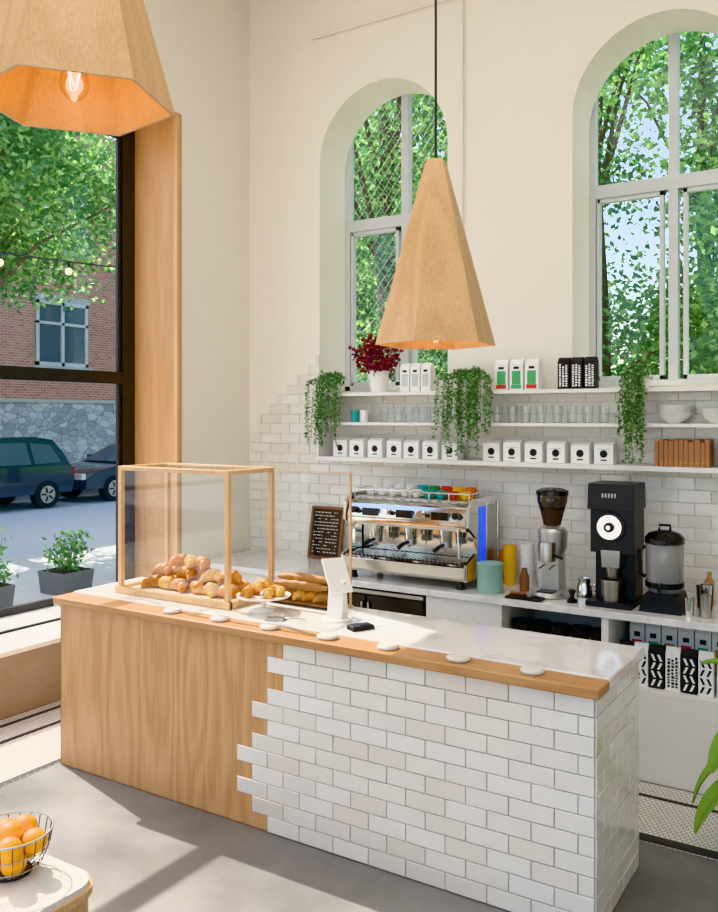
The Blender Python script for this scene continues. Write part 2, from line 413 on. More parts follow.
for i,x in enumerate((-3.24,-2.91,-2.59,-2.25,-1.926,-1.58,-1.252)):
    b=B(); z=.9662; b.M=Matrix.Translation((x,3.292,z))
    b.lathe([(0,0),(.042,0),(.049,.006),(.049,.013),(.042,.020),(0,.022)],(0,0,0),M_stone,24,sx=1+.05*(i%2))
    b.done('table_marker_stone')

# display case
b=B()
x0,x1,y0,y1,z0,z1=-3.85,-3.01,3.47,3.87,.972,1.685
p=.028
b.box((x0-.01,y0-.01,z0),(x1+.01,y1+.01,z0+.012),M_beech)
for ya,yb_ in ((y0-.012,y0+.02),(y1-.02,y1+.012)): b.box((x0-.012,ya,z0),(x1+.012,yb_,z0+.04),M_beech)
for xa,xb_ in ((x0-.012,x0+.02),(x1-.02,x1+.012)): b.box((xa,y0,z0),(xb_,y1,z0+.04),M_beech)
for x in (x0,x1-p):
    for y in (y0,y1-p): b.box((x,y,z0+.025),(x+p,y+p,z1),M_beech)
for y in (y0,y1-p): b.box((x0,y,z1),(x1,y+p,z1+.024),M_beech)
for x in (x0,x1-p): b.box((x,y0+p,z1),(x+p,y1-p,z1+.024),M_beech)
zb=z0+.038
b.quad((x0+p,y0+.012,zb),(x1-p,y0+.012,zb),(x1-p,y0+.012,z1),(x0+p,y0+.012,z1),M_glass)
b.quad((x0+.012,y0+p,zb),(x0+.012,y1-p,zb),(x0+.012,y1-p,z1),(x0+.012,y0+p,z1),M_glass)
b.quad((x1-.012,y0+p,zb),(x1-.012,y1-p,zb),(x1-.012,y1-p,z1),(x1-.012,y0+p,z1),M_glass)
b.quad((x0+.01,y0+.01,z1+.02),(x1-.01,y0+.01,z1+.02),(x1-.01,y1-.01,z1+.02),(x0+.01,y1-.01,z1+.02),M_glass)
b.done('pastry_display_case',bevel=.003,recalc=True)
b=B()
b.quad((-2.985,3.863,.985),(-2.49,3.863,.985),(-2.49,3.863,1.69),(-2.985,3.863,1.69),M_glass)
b.box((-2.496,3.857,.985),(-2.488,3.869,1.69),M_beech); b.box((-2.99,3.852,.9725),(-2.48,3.874,.985),M_beech)
b.box((-2.985,3.859,1.69),(-2.488,3.867,1.696),M_beech)
b.done('sneeze_guard')

def croissant(b,c,L=.12,rot=0,m=None,tilt=0,fat=.034):
    m=m or M_crois; pts=[];rs=[];n=40
    for i in range(n+1):
        t=i/n; a=(t-.5)*2.6
        p=Vector((math.sin(a)*L*.5,(math.cos(a)-1)*L*.5,0))
        e=max(.12,math.sin(math.pi*(.04+.92*t))**.85)
        saw=(t*6)%1
        rs.append(fat*e*(1.0-.16*saw if t<.5 else .84+.16*saw)); p.z=fat*e*.8; pts.append(p)
    T=Matrix.Translation(c)@Matrix.Rotation(rot,4,'Z')@Matrix.Rotation(tilt,4,'X'); old=b.M; b.M=old@T
    b.tube(pts,rs,m,12); b.M=old
b=B(); b.box((-3.80,3.50,.985),(-3.06,3.83,1.0),M_ceram)
CM=[M_crois,M_crois2,M_crois]
for j in range(2):
    for i in range(6):
        croissant(b,(-3.70+.115*i+U(-.01,.01),3.60+.13*j,1.0),.12,U(-.6,.6)+(3.14 if i%2 else 0),CM[(i+j)%3],fat=.043)
for i in range(6):
    croissant(b,(-3.66+.095*i,3.655+.04*(i%2),1.065),.12,U(-.7,.7),CM[i%3],fat=.042)
for i in range(3): croissant(b,(-3.56+.09*i,3.68,1.125),.115,U(-.9,.9),CM[i%2],fat=.041)
b.done('croissant_tray')
b=B(); cx,cy=-2.84,3.555
b.lathe([(0,.9725),(.07,.9725),(.06,.98),(.014,.99),(.012,1.035),(.04,1.045),(.14,1.05),(.145,1.058),(.14,1.058),(0,1.053)],(cx,cy,0),M_ceram,32)
for i in range(9):
    a=i*2.4; r=.10*math.sqrt(i/9)
    croissant(b,(cx+r*math.cos(a),cy+r*math.sin(a),1.055+(.035 if i<3 else 0)),.08,U(0,6),[M_crois2,M_crois,M_crois2][i%3],fat=.030)
b.done('pastry_cake_stand')
b=B(); b.box((-2.96,3.735,.985),(-2.50,3.845,.995),M_walnut); b.box((-2.94,3.74,.9725),(-2.92,3.84,.985),M_walnut); b.box((-2.56,3.74,.9725),(-2.54,3.84,.985),M_walnut)
for i in range(6): croissant(b,(-2.90+i*.07,3.80,.995),.10,U(-.5,.5),[M_crois,M_bread,M_crois2][i%3],fat=.037)
for i,(dx,dy,z) in enumerate(((0,0,1.08),(.03,.045,1.08),(.015,.02,1.115))):
    pts=[];rs=[]
    for k in range(21):
        t=k/20; pts.append((-2.93+dx+t*.36,3.76+dy+.015*math.sin(t*3),z)); rs.append(.027*max(.15,math.sin(math.pi*(.02+.96*t))**.45)*(1+.08*math.cos(t*5*6.28)))
    b.tube(pts,rs,M_bread,12)
b.done('baguette_board')

# tablet POS
b=B(); cx,cy,z=-2.40,3.60,.9725
b.lathe([(0,0),(.075,0),(.078,.004),(.07,.012),(0,.014)],(cx,cy,z),M_white,28)
b.prism([(cy-.03,z+.012),(cy+.03,z+.012),(cy+.012,z+.20),(cy-.012,z+.20)],'x',cx-.045,cx+.045,M_white)
T=Matrix.Translation((cx+.0,cy+.0,z+.215))@Matrix.Rotation(.95,4,'Z')@Matrix.Rotation(math.radians(-42),4,'X')
b.M=T; b.box((-.06,-.006,-.09),(.06,.006,.11),M_white); b.box((-.053,.006,-.082),(.053,.008,.102),M_blackg); b.M=Matrix()
b.done('tablet_stand',bevel=.004)
b=B(); b.M=Matrix.Translation((-2.20,3.50,.9725))@Matrix.Rotation(-.5,4,'Z')
b.box((-.035,-.06,0),(.035,.06,.022),M_black,taper=.92); b.box((-.025,-.02,.022),(.025,.045,.024),M_blackg)
b.done('card_reader',bevel=.003)
b=B(); b.M=Matrix.Translation((-2.66,3.43,.9725))@Matrix.Rotation(.3,4,'Z')
b.box((-.05,-.03,0),(.05,.03,.012),M_steel,taper=.95); b.tube([(.05,0,.01),(.12,0,.014),(.16,.0,.01)],.005,M_steel)
b.done('pastry_tongs',bevel=.002)

# ------------------------------------------------------------ back counter
b=B()
b.box((-4.48,4.78,.87),(2.9,5.44,.91),M_quartz)
b.box((-4.48,5.36,0),(2.9,5.44,.87),M_white)
b.box((-4.48,4.82,0),(2.9,5.36,.06),M_white)
b.box((-4.48,4.80,0),(2.9,4.82,.47),M_white)
b.box((-4.48,4.80,.47),(2.9,5.36,.50),M_white)
for x in (-4.48,-3.46,-2.53,-2.06,-1.42,-.35,.7,1.8,2.86): b.box((x,4.80,.5),(x+.04,5.36,.87),M_white)
b.box((-2.49,4.80,.50),(-2.06,4.815,.87),M_white)
b.box((-4.44,4.80,.50),(-3.46,4.815,.87),M_white)
b.done('back_counter',bevel=.003)
b=B(); b.box((-3.41,4.81,.505),(-2.54,5.3,.86),M_blackg); b.box((-3.40,4.80,.83),(-2.55,4.81,.855),M_steel); b.box((-3.40,4.80,.51),(-2.98,4.81,.82),M_blackg); b.box((-2.97,4.80,.51),(-2.55,4.81,.82),M_blackg)
b.tube([(-3.0,4.785,.6),(-3.0,4.785,.78)],.008,M_steel); b.tube([(-2.95,4.785,.6),(-2.95,4.785,.78)],.008,M_steel)
b.done('undercounter_fridge',bevel=.003)
b=B()
for i in range(5):
    for k in range(3):
        b.lathe([(0,0),(.04,0),(.058,.05),(.06,.085),(.056,.085),(.05,.02),(0,.01)],(-1.95+i*.12,4.95+.02*(i%2),.50+k*.088),M_blackg if k<2 else M_lab,20)
b.done('stacked_cups')
def bag(b,x,y,z,w,d,h,body,marks,kind):
    b.box((x,y,z),(x+w,y+d,z+h*.86),body)
    b.prism([(y,z+h*.86),(y+d,z+h*.86),(y+d*.6,z+h),(y+d*.4,z+h)],'x',x,x+w,body)
    yf=y-.0015
    if kind=='zig':
        for r in range(4):
            zz=z+h*(.06+.195*r)
            for k in range(2):
                xx=x+w*(.08+.45*k)
                q=[(xx,zz),(xx+w*.16,zz),(xx+w*.38,zz+h*.15),(xx+w*.2,zz+h*.15)]
                if r%2: q=[(2*(xx+w*.19)-p[0],p[1]) for p in q]
                b.prism(q,'y',yf,y,marks)
    elif kind=='label':
        b.box((x+w*.18,yf,z+h*.18),(x+w*.82,y,z+h*.62),marks)
        b.box((x+w*.3,yf,z+h*.68),(x+w*.7,y,z+h*.76),M_lab)
    elif kind=='text':
        for k in range(3):
            zz=z+h*.08
            while zz<z+h*.74:
                hh=h*U(.03,.07); b.box((x+w*(.14+.27*k),yf,zz),(x+w*(.14+.27*k+U(.14,.2)),y,zz+hh),marks); zz+=hh+h*.025
b=B()
for i in range(6): bag(b,-1.34+i*.085,4.86,.501,.076,.06,.235,M_paper if i%2 else M_lab,M_lab if i%2 else M_paper,'zig' if i%3 else 'text')
b.done('coffee_bags')
b=B()
for i in range(6): bag(b,-.82+i*.09,4.86,.501,.082,.06,.19,M_paper,M_lab if i%2 else M_labr,'label')
for i in range(12): bag(b,-1.33+i*.09,5.06,.501,.084,.08,.33,M_paper,(M_labr,M_labg,M_amber)[i%3],'label')
b.done('coffee_bags')

# espresso machine
b=B(); X0,X1=-3.20,-2.28; yf=4.84; yb=5.33
for x in (X0+.06,X1-.06):
    for y in (yf+.07,yb-.07): b.lathe([(0,0),(.03,0),(.022,.02),(.022,.07),(0,.07)],(x,y,.911),M_black,16)
b.prism([(yf,.985),(yf+.02,.965),(yb,.965),(yb,1.07),(yf+.03,1.07),(yf,1.05)],'x',X0,X1,M_chrome)
b.box((X0+.04,yf+.03,1.07),(X1-.04,5.08,1.074),M_black)
for i in range(28): 
    x=X0+.05+i*.030; b.box((x,yf+.03,1.074),(x+.012,5.08,1.079),M_chrome)
b.box((X0+.02,5.10,1.07),(X1-.02,yb,1.30),M_chrome)
b.prism([(4.90,1.27),(5.10,1.25),(yb,1.25),(yb,1.45),(4.98,1.45),(4.92,1.41),(4.89,1.33)],'x',X0+.02,X1-.02,M_chrome)
for gx in (-3.0,-2.74,-2.48):
    b.cyl((gx,4.985,1.19),(gx,4.985,1.27),.042,M_chrome,.048,24)
    b.cyl((gx,4.985,1.150),(gx,4.985,1.192),.040,M_steel,None,24)
    b.tube([(gx,4.95,1.17),(gx,4.88,1.165),(gx,4.82,1.15)],[.010,.013,.015],M_black,10)
    b.tube([(gx,4.985,1.15),(gx-.012,4.975,1.135),(gx-.015,4.975,1.12)],.006,M_chrome)
    b.box((gx-.06,4.885,1.335),(gx+.06,4.905,1.385),M_blackg)
    b.cyl((gx-.09,4.91,1.36),(gx-.09,4.885,1.36),.014,M_black)
for gx in (-3.12,-2.36,-2.87,-2.61):
    b.cyl((gx,4.90,1.37),(gx,4.86,1.37),.022,M_black if gx in(-3.12,-2.36) else M_chrome,None,18)
for gx,s in ((-3.13,-1),(-2.35,1)):
    b.tube([(gx,4.93,1.30),(gx,4.885,1.28),(gx+s*.01,4.87,1.18),(gx+s*.02,4.86,1.11)],.006,M_chrome)
for x,m in ((X0-.008,M_chrome),(X1-.012,M_chrome)):
    b.prism([(yf+.01,.965),(yb+.005,.965),(yb+.005,1.43),(5.25,1.475),(4.97,1.475),(4.89,1.42),(4.88,1.30),(5.0,1.22),(5.0,1.13),(yf+.01,1.07)],'x',x,x+.02,m)
b.box((X1+.008,5.04,1.06),(X1+.016,5.13,1.42),M_blue)
b.box((X1+.008,5.15,1.04),(X1+.012,5.31,1.42),M_steel)
b.tube([(X1+.012,5.14,1.03),(X1+.012,5.14,1.44),(X1+.012,5.32,1.44),(X1+.012,5.32,1.03),(X1+.012,5.14,1.03)],.005,M_chrome,6)
for z in (1.50,): b.tube([(X0+.03,4.97,z),(X1-.03,4.97,z),(X1-.03,yb-.02,z),(X0+.03,yb-.02,z),(X0+.03,4.97,z)],.006,M_chrome)
for i in range(7):
    x=X0+.03+i*(X1-X0-.06)/6; b.tube([(x,4.97,1.45),(x,4.97,1.50)],.004,M_chrome)
b.box((X0+.03,4.99,1.45),(X1-.03,yb-.02,1.455),M_steel)
b.done('espresso_machine',bevel=.003)
b=B()
def cup(b,x,y,z,m,r=.035,h=.05):
    b.lathe([(0,0),(r*.6,0),(r*.75,h*.12),(r,h*.6),(r,h),(r*.92,h),(r*.9,h*.5),(r*.5,h*.1),(0,h*.1)],(x,y,z),m,20)
    b.ring((x+r*1.1,y,z+h*.55),h*.26,.004,m,16,T=Rx(math.pi/2))
for i,m in enumerate([M_ceram,M_ceram,M_ceram,M_ceram,M_ceram,M_tealc,M_tealc,M_red,M_yellow]):
    cup(b,-3.1+i*.09,5.07,1.456,m)
for i,m in enumerate([M_ceram,M_ceram,M_ceram,M_ceram,M_tealc,M_greenc,M_red,M_yellow,M_orangecup]):
    cup(b,-3.12+i*.09,5.19,1.456,m,.036,.07)
b.done('espresso_cups')
b=B(); b.M=Matrix.Translation((-3.70,5.36,.912))@Matrix.Rotation(math.radians(-10),4,'X')
b.box((-.15,-.01,0),(.15,.01,.40),M_walnut); b.box((-.13,-.013,.02),(.13,-.009,.38),M_chalk)
for r in range(13):
    z=.05+r*.025
    x=-.11
    while x<.1:
        w=U(.008,.03)
        if R()<.75: b.box((x,-.0145,z),(min(x+w,.11),-.0125,z+.007),M_chalkw)
        x+=w+.008
b.done('menu_chalkboard',bevel=.001)
# grinder
b=B(); x,y,z=-1.79,5.02,.911
b.lathe([(0,0),(.105,0),(.11,.01),(.10,.035),(0,.04)],(x,y,z),M_cast,28,sy=1.25)
b.box((x-.055,y-.02,z+.03),(x+.055,y+.11,z+.36),M_cast,taper=.9)
b.lathe([(0,.0),(.062,0),(.085,.05),(.09,.15),(.075,.17),(0,.17)],(x,y+.03,z+.24),M_cast,28)
b.lathe([(0,0),(.05,0),(.052,.10),(.045,.115),(0,.115)],(x,y-.075,z+.22),M_steel,28)
b.lathe([(.04,.01),(.09,.16),(.092,.20)],(x,y+.02,z+.41),M_hop,28)
b.lathe([(0,0),(.05,0),(.075,.10),(0,.11)],(x,y+.02,z+.425),mat('coffee_beans','#3a2617',.5,bump=1,bscale=120),24)
b.lathe([(0,0),(.098,0),(.098,.025),(.06,.04),(0,.045)],(x,y+.02,z+.61),M_blackg,28)
b.tube([(x-.03,y-.03,z+.19),(x-.03,y-.13,z+.18)],.006,M_steel); b.tube([(x+.03,y-.03,z+.19),(x+.03,y-.13,z+.18)],.006,M_steel)
b.cyl((x+.05,y-.09,z+.26),(x+.11,y-.12,z+.25),.008,M_black)
b.box((x-.05,y-.12,z+.035),(x+.05,y-.03,z+.042),M_black)
b.done('coffee_grinder',bevel=.003)
# bulk grinder
b=B(); x,y,z=-1.40,5.03,.911
b.prism([(y-.17,z),(y+.16,z),(y+.16,z+.03),(y-.17,z+.03)],'x',x-.13,x+.13,M_black)
b.box((x-.115,y-.02,z+.03),(x+.115,y+.15,z+.52),M_black)
b.box((x-.125,y-.09,z+.30),(x+.125,y+.14,z+.55),M_black)
b.box((x-.135,y-.12,z+.55),(x+.135,y+.14,z+.70),M_black,taper=.97)
b.cyl((x-.01,y-.10,z+.45),(x-.01,y-.08,z+.45),.09,M_black,None,36)
b.cyl((x-.01,y-.112,z+.45),(x-.01,y-.098,z+.45),.072,M_chrome,None,36)
b.cyl((x-.01,y-.128,z+.45),(x-.01,y-.11,z+.45),.028,M_black,None,24)
b.cyl((x-.01,y-.135,z+.45),(x-.01,y-.127,z+.45),.014,M_chrome,None,20)
b.box((x-.05,y-.12,z+.22),(x+.05,y-.02,z+.32),M_steel,taper=1.1)
b.cyl((x,y-.07,z+.14),(x,y-.07,z+.22),.03,M_steel,.04,20)
b.lathe([(0,0),(.055,0),(.06,.12),(.055,.12),(.05,.01),(0,.01)],(x,y-.09,z+.03),M_steel,24)
for i in range(5): b.box((x-.05+.018*i,y-.1215,z+.62),(x-.041+.018*i,y-.117,z+.645),M_cast)
b.done('bulk_coffee_grinder',bevel=.006)
# batch coffee brewer
b=B(); x,y,z=-1.12,5.0,.911
b.prism([(x-.115,z),(x+.115,z),(x+.105,z+.045),(x+.085,z+.10),(x-.085,z+.10),(x-.105,z+.045)],'y',y-.12,y+.12,M_black)
b.lathe([(0,0),(.082,0),(.098,.03),(.103,.26),(.096,.29),(0,.30)],(x,y,z+.10),mat('smoked_tank','#8b8a88',.15,var=.08,coat=.5),32)
b.lathe([(.0995,.0),(.1045,.0),(.1045,.03),(.0995,.03)],(x,y,z+.13),M_blackg,32)
b.lathe([(0,.0),(.108,0),(.108,.03),(.085,.055),(.045,.07),(0,.075)],(x,y,z+.375),M_blackg,32)
b.box((x-.035,y-.125,z+.375),(x+.035,y-.07,z+.40),M_blackg)
b.tube([(x-.03,y,z+.445),(x-.03,y,z+.475),(x+.03,y,z+.475),(x+.03,y,z+.445)],.008,M_black)
b.cyl((x,y-.08,z+.15),(x,y-.135,z+.15),.014,M_black); b.cyl((x,y-.13,z+.15),(x,y-.13,z+.115),.010,M_black)
b.tube([(x-.10,y-.02,z+.35),(x-.135,y-.03,z+.33),(x-.135,y-.03,z+.2),(x-.10,y-.02,z+.18)],.011,M_black)
b.done('coffee_brewer',bevel=.003)
b=B()
def stack(x,y,z,r,h,m,n):
    for i in range(n): b.lathe([(0,0),(r*.8,0),(r,h*.95),(r*1.06,h*.97),(r*1.06,h),(r*.95,h),(r*.75,.01),(0,.01)],(x,y,z+i*.018),m,20)
stack(-2.13,5.2,.911,.042,.11,M_yellow,9); stack(-2.02,5.22,.911,.042,.11,M_paper,10); stack(-1.93,5.26,.911,.04,.11,M_paper,7); stack(-2.20,5.30,.911,.042,.11,M_orangecup,6)
b.done('paper_cup_stacks')
b=B(); b.lathe([(0,0),(.08,0),(.08,.16),(.082,.165),(.082,.18),(0,.183)],(-2.15,4.93,.911),M_teal,28)
b.done('teal_canister')
b=B()
b.lathe([(0,0),(.03,0),(.03,.09),(.018,.12),(.018,.14),(0,.14)],(-1.98,5.07,.911),M_walnut,18)
b.done('pepper_mill')
b=B(); b.lathe([(0,0),(.05,0),(.045,.06),(.035,.09),(.038,.11),(.034,.11),(.03,.09),(.04,.05),(0,.01)],(-1.61,5.10,.911),M_chrome,20)
b.ring((-1.56,5.10,.965),.025,.004,M_chrome,14,T=Rx(math.pi/2)); b.done('milk_pitcher')
b=B(); b.lathe([(0,0),(.03,0),(.032,.015),(.012,.03),(.014,.05),(.024,.07),(0,.08)],(-1.62,4.90,.911),M_black,18); b.done('coffee_tamper')
b=B(); b.box((-2.0,4.80,.911),(-1.78,4.90,.925),M_lab)
b.lathe([(0,0),(.026,0),(.026,.03),(0,.03)],(-1.86,4.85,.925),M_steel,18); b.tube([(-1.88,4.85,.94),(-1.98,4.84,.94)],.011,M_walnut)
b.done('portafilter_mat',bevel=.003)
for i,(x,y,r,h,m) in enumerate(((-.95,5.14,.03,.13,M_steel),(-.90,5.02,.036,.16,M_chrome),(-.89,4.92,.034,.12,M_steel),(-.97,4.90,.028,.10,M_chrome))):
    b=B(); b.lathe([(0,0),(r*.8,0),(r,h),(r*.94,h),(r*.74,.01),(0,.01)],(x,y,.911),m,22); b.done('metal_shaker')
b=B(); b.lathe([(0,0),(.028,0),(.028,.13),(.012,.16),(.012,.19),(0,.19)],(-.93,5.26,.911),M_amber,18); b.done('syrup_bottle')
b=B(); b.lathe([(0,0),(.06,0),(.065,.16),(.06,.165),(0,.165)],(-.76,5.1,.911),M_black,24);b.lathe([(0,.165),(.062,.165),(.05,.2),(0,.2)],(-.76,5.1,.911),M_steel,24); b.done('coffee_airpot')

# ------------------------------------------------------------ wall shelves & goods
XL,XR=-3.69,2.4
for zt,th in ((2.17,.025),(1.955,.022),(1.70,.03)):
    b=B(); b.box((XL,5.24,zt-th),(XR,5.44,zt),M_white); b.done('wall_shelf',bevel=.002)
b=B(); b.box((XL,5.25,1.701),(XL+.02,5.44,1.932),M_white); b.box((XL,5.25,1.956),(XL+.02,5.44,2.144),M_white); b.done('shelf_end_panel')
b=B(); xs=-3.56; k=0
while xs<-1.50:
    if not (-2.58<xs<-2.42):
        yy=5.28+U(-.01,.02); hh=U(.128,.142)
        bag(b,xs,yy,1.701,.118,.10,hh,M_paper,M_lab,'box')
        b.lathe([(0,0),(.024,0),(.024,.0015),(0,.0015)],(xs+.059,yy,1.765),M_lab,16,T=Rx(math.pi/2))
        b.box((xs+.04,yy-.0015,1.722),(xs+.078,yy,1.730),M_lab)
        if k%2: b.box((xs+.02,yy-.0015,1.792),(xs+.098,yy,1.796),M_cast)
    xs+=.150; k+=1
b.done('coffee_box_row')
b=B(); x=-1.24
while x<-.95:
    w=U(.02,.032); h=U(.145,.16); b.box((x,5.27,1.701),(x+w,5.41,1.70+h),M_terr); b.box((x+.002,5.2685,1.72),(x+w-.002,5.27,1.728),M_amber); x+=w+.003
b.done('book_row',bevel=.002)
def glassrow(name,xs,z,r=.036,h=.105):
    b=B()
    for x in xs:
        y=5.31+U(-.01,.02); b.lathe([(0,0.004),(r*.8,0.004),(r,h)],(x,y,z),M_cup,20); b.ring((x,y,z+h),r,.0015,M_cup,20); b.ring((x,y,z+.004),r*.78,.0025,M_cup,20)
    b.done(name)
glassrow('drinking_glasses',[-3.13+i*.10 for i in range(5)],1.956)
glassrow('drinking_glasses',[-2.26+i*.10 for i in range(8)],1.956)
def bowls(x,y,z,n,r=.085):
    b=B()
    for i in range(n): b.lathe([(0,0),(r*.4,0),(r*.45,.008),(r*.8,.03),(r,.065),(r*.96,.065),(r*.75,.034),(0,.012)],(x,y,z+.001+i*.022),M_ceram,28)
    b.done('ceramic_bowl_stack')
bowls(-1.14,5.33,1.955,3,.1); bowls(-.90,5.33,1.955,2,.09); bowls(-.81,5.33,1.70,4,.09); bowls(-.6,5.33,1.955,3);bowls(-.6,5.33,1.70,3)
b=B(); 
for x in (-3.38,-3.30): b.lathe([(0,0),(.03,0),(.03,.07),(.033,.07),(.033,.085),(0,.09)],(x+.0,5.30,1.956),M_tealc if x<-3.35 else M_ceram,18)
b.done('tea_tins')
b=B()
for i in range(3): bag(b,-2.99+i*.083,5.28,2.171,.075,.075,.20,M_paper,M_cast,'label')
b.done('milk_cartons')
b=B()
for i in range(3): bag(b,-2.27+i*.105,5.28,2.171,.092,.07,.20,M_paper,M_labg,'label')
for i in range(3): b.box((-2.27+i*.105+.01,5.277,2.18),(-2.27+i*.105+.08,5.2785,2.205),M_labr if i!=1 else M_labg)
b.done('milk_cartons')
b=B()
for i in range(3): bag(b,-1.84+i*.084,5.28,2.171,.074,.07,.20,M_lab,M_paper,'text')
b.done('coffee_bags')
def trail(x,y,z,width,drop,n,seed,pot=True):
    random.seed(seed); b=B()
    b.lathe([(0,0),(.05,0),(.062,.085),(.056,.085),(.05,.07),(0,.07)],(x,y,z+.001),M_ceram,24)
    b.lathe([(0,.07),(.05,.07),(0,.075)],(x,y,z),M_soil,16)
    for i in range(n):
        a=U(math.pi,2*math.pi); o=width*(.25+.75*R())
        L=drop*U(.4,1); ex=x+math.cos(a)*o; ey=min(y-.14+U(-.05,.02), y-.12)
        pts=[(x+U(-.02,.02),y,z+.08),(x+(ex-x)*.5,y-.05,z+.13+U(-.02,.02)),(ex,ey+.02,z+.08),(ex+U(-.01,.01),ey,z-L*.4),(ex+U(-.015,.015),ey,z-L)]
        b.tube(pts,.0015,M_iv[2],4,False)
        for s in range(len(pts)-1):
            p0=Vector(pts[s]);p1=Vector(pts[s+1]); k=int((p1-p0).length/.010)+2
            for q in range(k):
                c=p0.lerp(p1,q/k)+Vector((U(-.006,.006),U(-.006,.006),0)); b.leaf(c,U(.018,.03),U(.006,.011),random.choice(M_iv),(U(-1,1),U(-1,.4),U(-.8,.5)))
    for i in range(110):
        b.leaf((x+U(-.07,.07),y+U(-.07,.05),z+U(.07,.15)),.035,.012,random.choice(M_iv))
    b.done('trailing_potted_plant',smooth=False,recalc=False)
trail(-3.60,5.35,2.17,.15,.40,26,1)
trail(-2.47,5.35,2.17,.20,.44,38,2)
trail(-1.34,5.35,2.17,.10,.46,22,3)
random.seed(11)
b=B(); px,py=-3.20,5.34
b.lathe([(0,0),(.06,0),(.082,.14),(.085,.155),(.077,.155),(.07,.13),(0,.13)],(px,py,2.171),M_ceram,28)
for i in range(20):
    a=U(0,6.28);r=U(.03,.19); e=Vector((px+r*math.cos(a),py-.02+r*.5*math.sin(a),2.17+U(.18,.38)))
    b.tube([(px,py,2.29),tuple((Vector((px,py,2.29))+e)/2+Vector((0,0,.02))),tuple(e)],.003,M_rl[0],5,False)
    for k in range(26): b.leaf(e+Vector((U(-.04,.04),U(-.04,.04),U(-.05,.04))),U(.03,.05),U(.012,.02),random.choice(M_rl))
b.done('red_leaf_potted_plant',smooth=False,recalc=False)

# ------------------------------------------------------------ pendants
def pendant(x,y,zb,H,rb,rt,ph,ztop):
    b=B(); t=.012
    b.lathe([(rt,zb+H),(rb,zb+.0),(rb-t,zb),(rb-t-.004,zb+.02),(rt-t*.6,zb+H-.02),(0,zb+H-.02)],(x,y,0),M_lamp,6,ph)
    b.lathe([(0,zb+H),(rt,zb+H),(rt*.8,zb+H+.012),(0,zb+H+.014)],(x,y,0),M_lamp,6,ph)
    b.tube([(x,y,zb+H),(x,y,ztop-.02)],.006,M_black)
    b.lathe([(0,ztop-.03),(.06,ztop-.03),(.06,ztop),(0,ztop)],(x,y,0),M_black,24)
    b.cyl((x,y,zb+.22),(x,y,zb+H-.03),.012,M_black)
    b.cyl((x,y,zb+.13),(x,y,zb+.24),.022,M_amber)
    b.lathe([(0,zb+.01),(.022,zb+.016),(.040,zb+.04),(.044,zb+.065),(.034,zb+.10),(.020,zb+.13)],(x,y,0),M_bglass,20)
    pts=[]
    for i in range(33):
        a=i*math.pi/4; pts.append((x+.016*math.cos(a),y+.016*math.sin(a),zb+.045+.05*(i%4 in(1,2))))
    b.tube(pts,.0018,M_fil,5)
    b.done('pendant_lamp')
    l=bpy.data.lights.new('bulb_light','POINT'); l.energy=1.6; l.color=(1,.72,.42); l.shadow_soft_size=.03
    o=bpy.data.objects.new('bulb_light',l); scene.collection.objects.link(o); o.location=(x,y,zb+.07)
pendant(-1.83,3.57,2.33,.85,.285,.05,math.radians(32+6),5.6)
pendant(-2.06,1.69,2.92,.86,.295,.05,math.radians(32+20),5.6)

# ------------------------------------------------------------ tambour cabinet with oranges
b=B()
def rr(x0,x1,y0,y1,r,fl=0,step=.006):
    P=[]
    def line(a,c,nx,ny):
        L=math.dist(a,c); n=max(1,int(L/step))
        for i in range(n): t=i/n; P.append((a[0]+(c[0]-a[0])*t,a[1]+(c[1]-a[1])*t,nx,ny))
    def arc(cx,cy,a0):
        n=int(r*math.pi/2/step)
        for i in range(n): a=a0+math.pi/2*i/n; P.append((cx+r*math.cos(a),cy+r*math.sin(a),math.cos(a),math.sin(a)))
    line((x0+r,y0),(x1-r,y0),0,-1); arc(x1-r,y0+r,-math.pi/2); line((x1,y0+r),(x1,y1-r),1,0); arc(x1-r,y1-r,0)
    line((x1-r,y1),(x0+r,y1),0,1); arc(x0+r,y1-r,math.pi/2); line((x0,y1-r),(x0,y0+r),-1,0); arc(x0+r,y0+r,math.pi)
    return [(p[0]+p[2]*fl*abs(math.sin(i*math.pi/4)),p[1]+p[3]*fl*abs(math.sin(i*math.pi/4))) for i,p in enumerate(P)]
b.prism(rr(-2.82,-1.84,.90,1.585,.07,.006),'z',.05,.715,M_beech)
b.prism(rr(-2.79,-1.87,.93,1.555,.06),'z',0,.05,M_black)
b.prism(rr(-2.84,-1.825,.885,1.60,.08),'z',.715,.735,M_beech)
b.prism(rr(-2.83,-1.835,.895,1.59,.07),'z',.735,.75,M_quartz)
b.done('tambour_cabinet')
b=B(); cx,cy,z=-2.06,1.475,.751
b.ring((cx,cy,z+.004),.055,.003,M_black)
for r,zz in ((.085,.03),(.102,.07),(.110,.115)): b.ring((cx,cy,z+zz),r,.0018 if zz<.11 else .003,M_steel,40)
for i in range(22):
    a=2*math.pi*i/22; c,s=math.cos(a),math.sin(a)
    b.tube([(cx+c*q,cy+s*q,z+w) for q,w in ((.02,.004),(.055,.004),(.085,.03),(.102,.07),(.110,.115))],.0015,M_black,5)
b.done('wire_fruit_bowl')
b=B()
for q in ((-.035,-.03,.045),(.04,-.02,.045),(0,.045,.045),(-.06,.03,.085),(.055,.035,.085),(.05,-.04,.09),(-.04,-.045,.09),(.0,.0,.105),(-.02,.06,.095)):
    b.ball((cx+q[0],cy+q[1],z+q[2]),(.035,.035,.033),M_orange,20)
b.done('oranges')

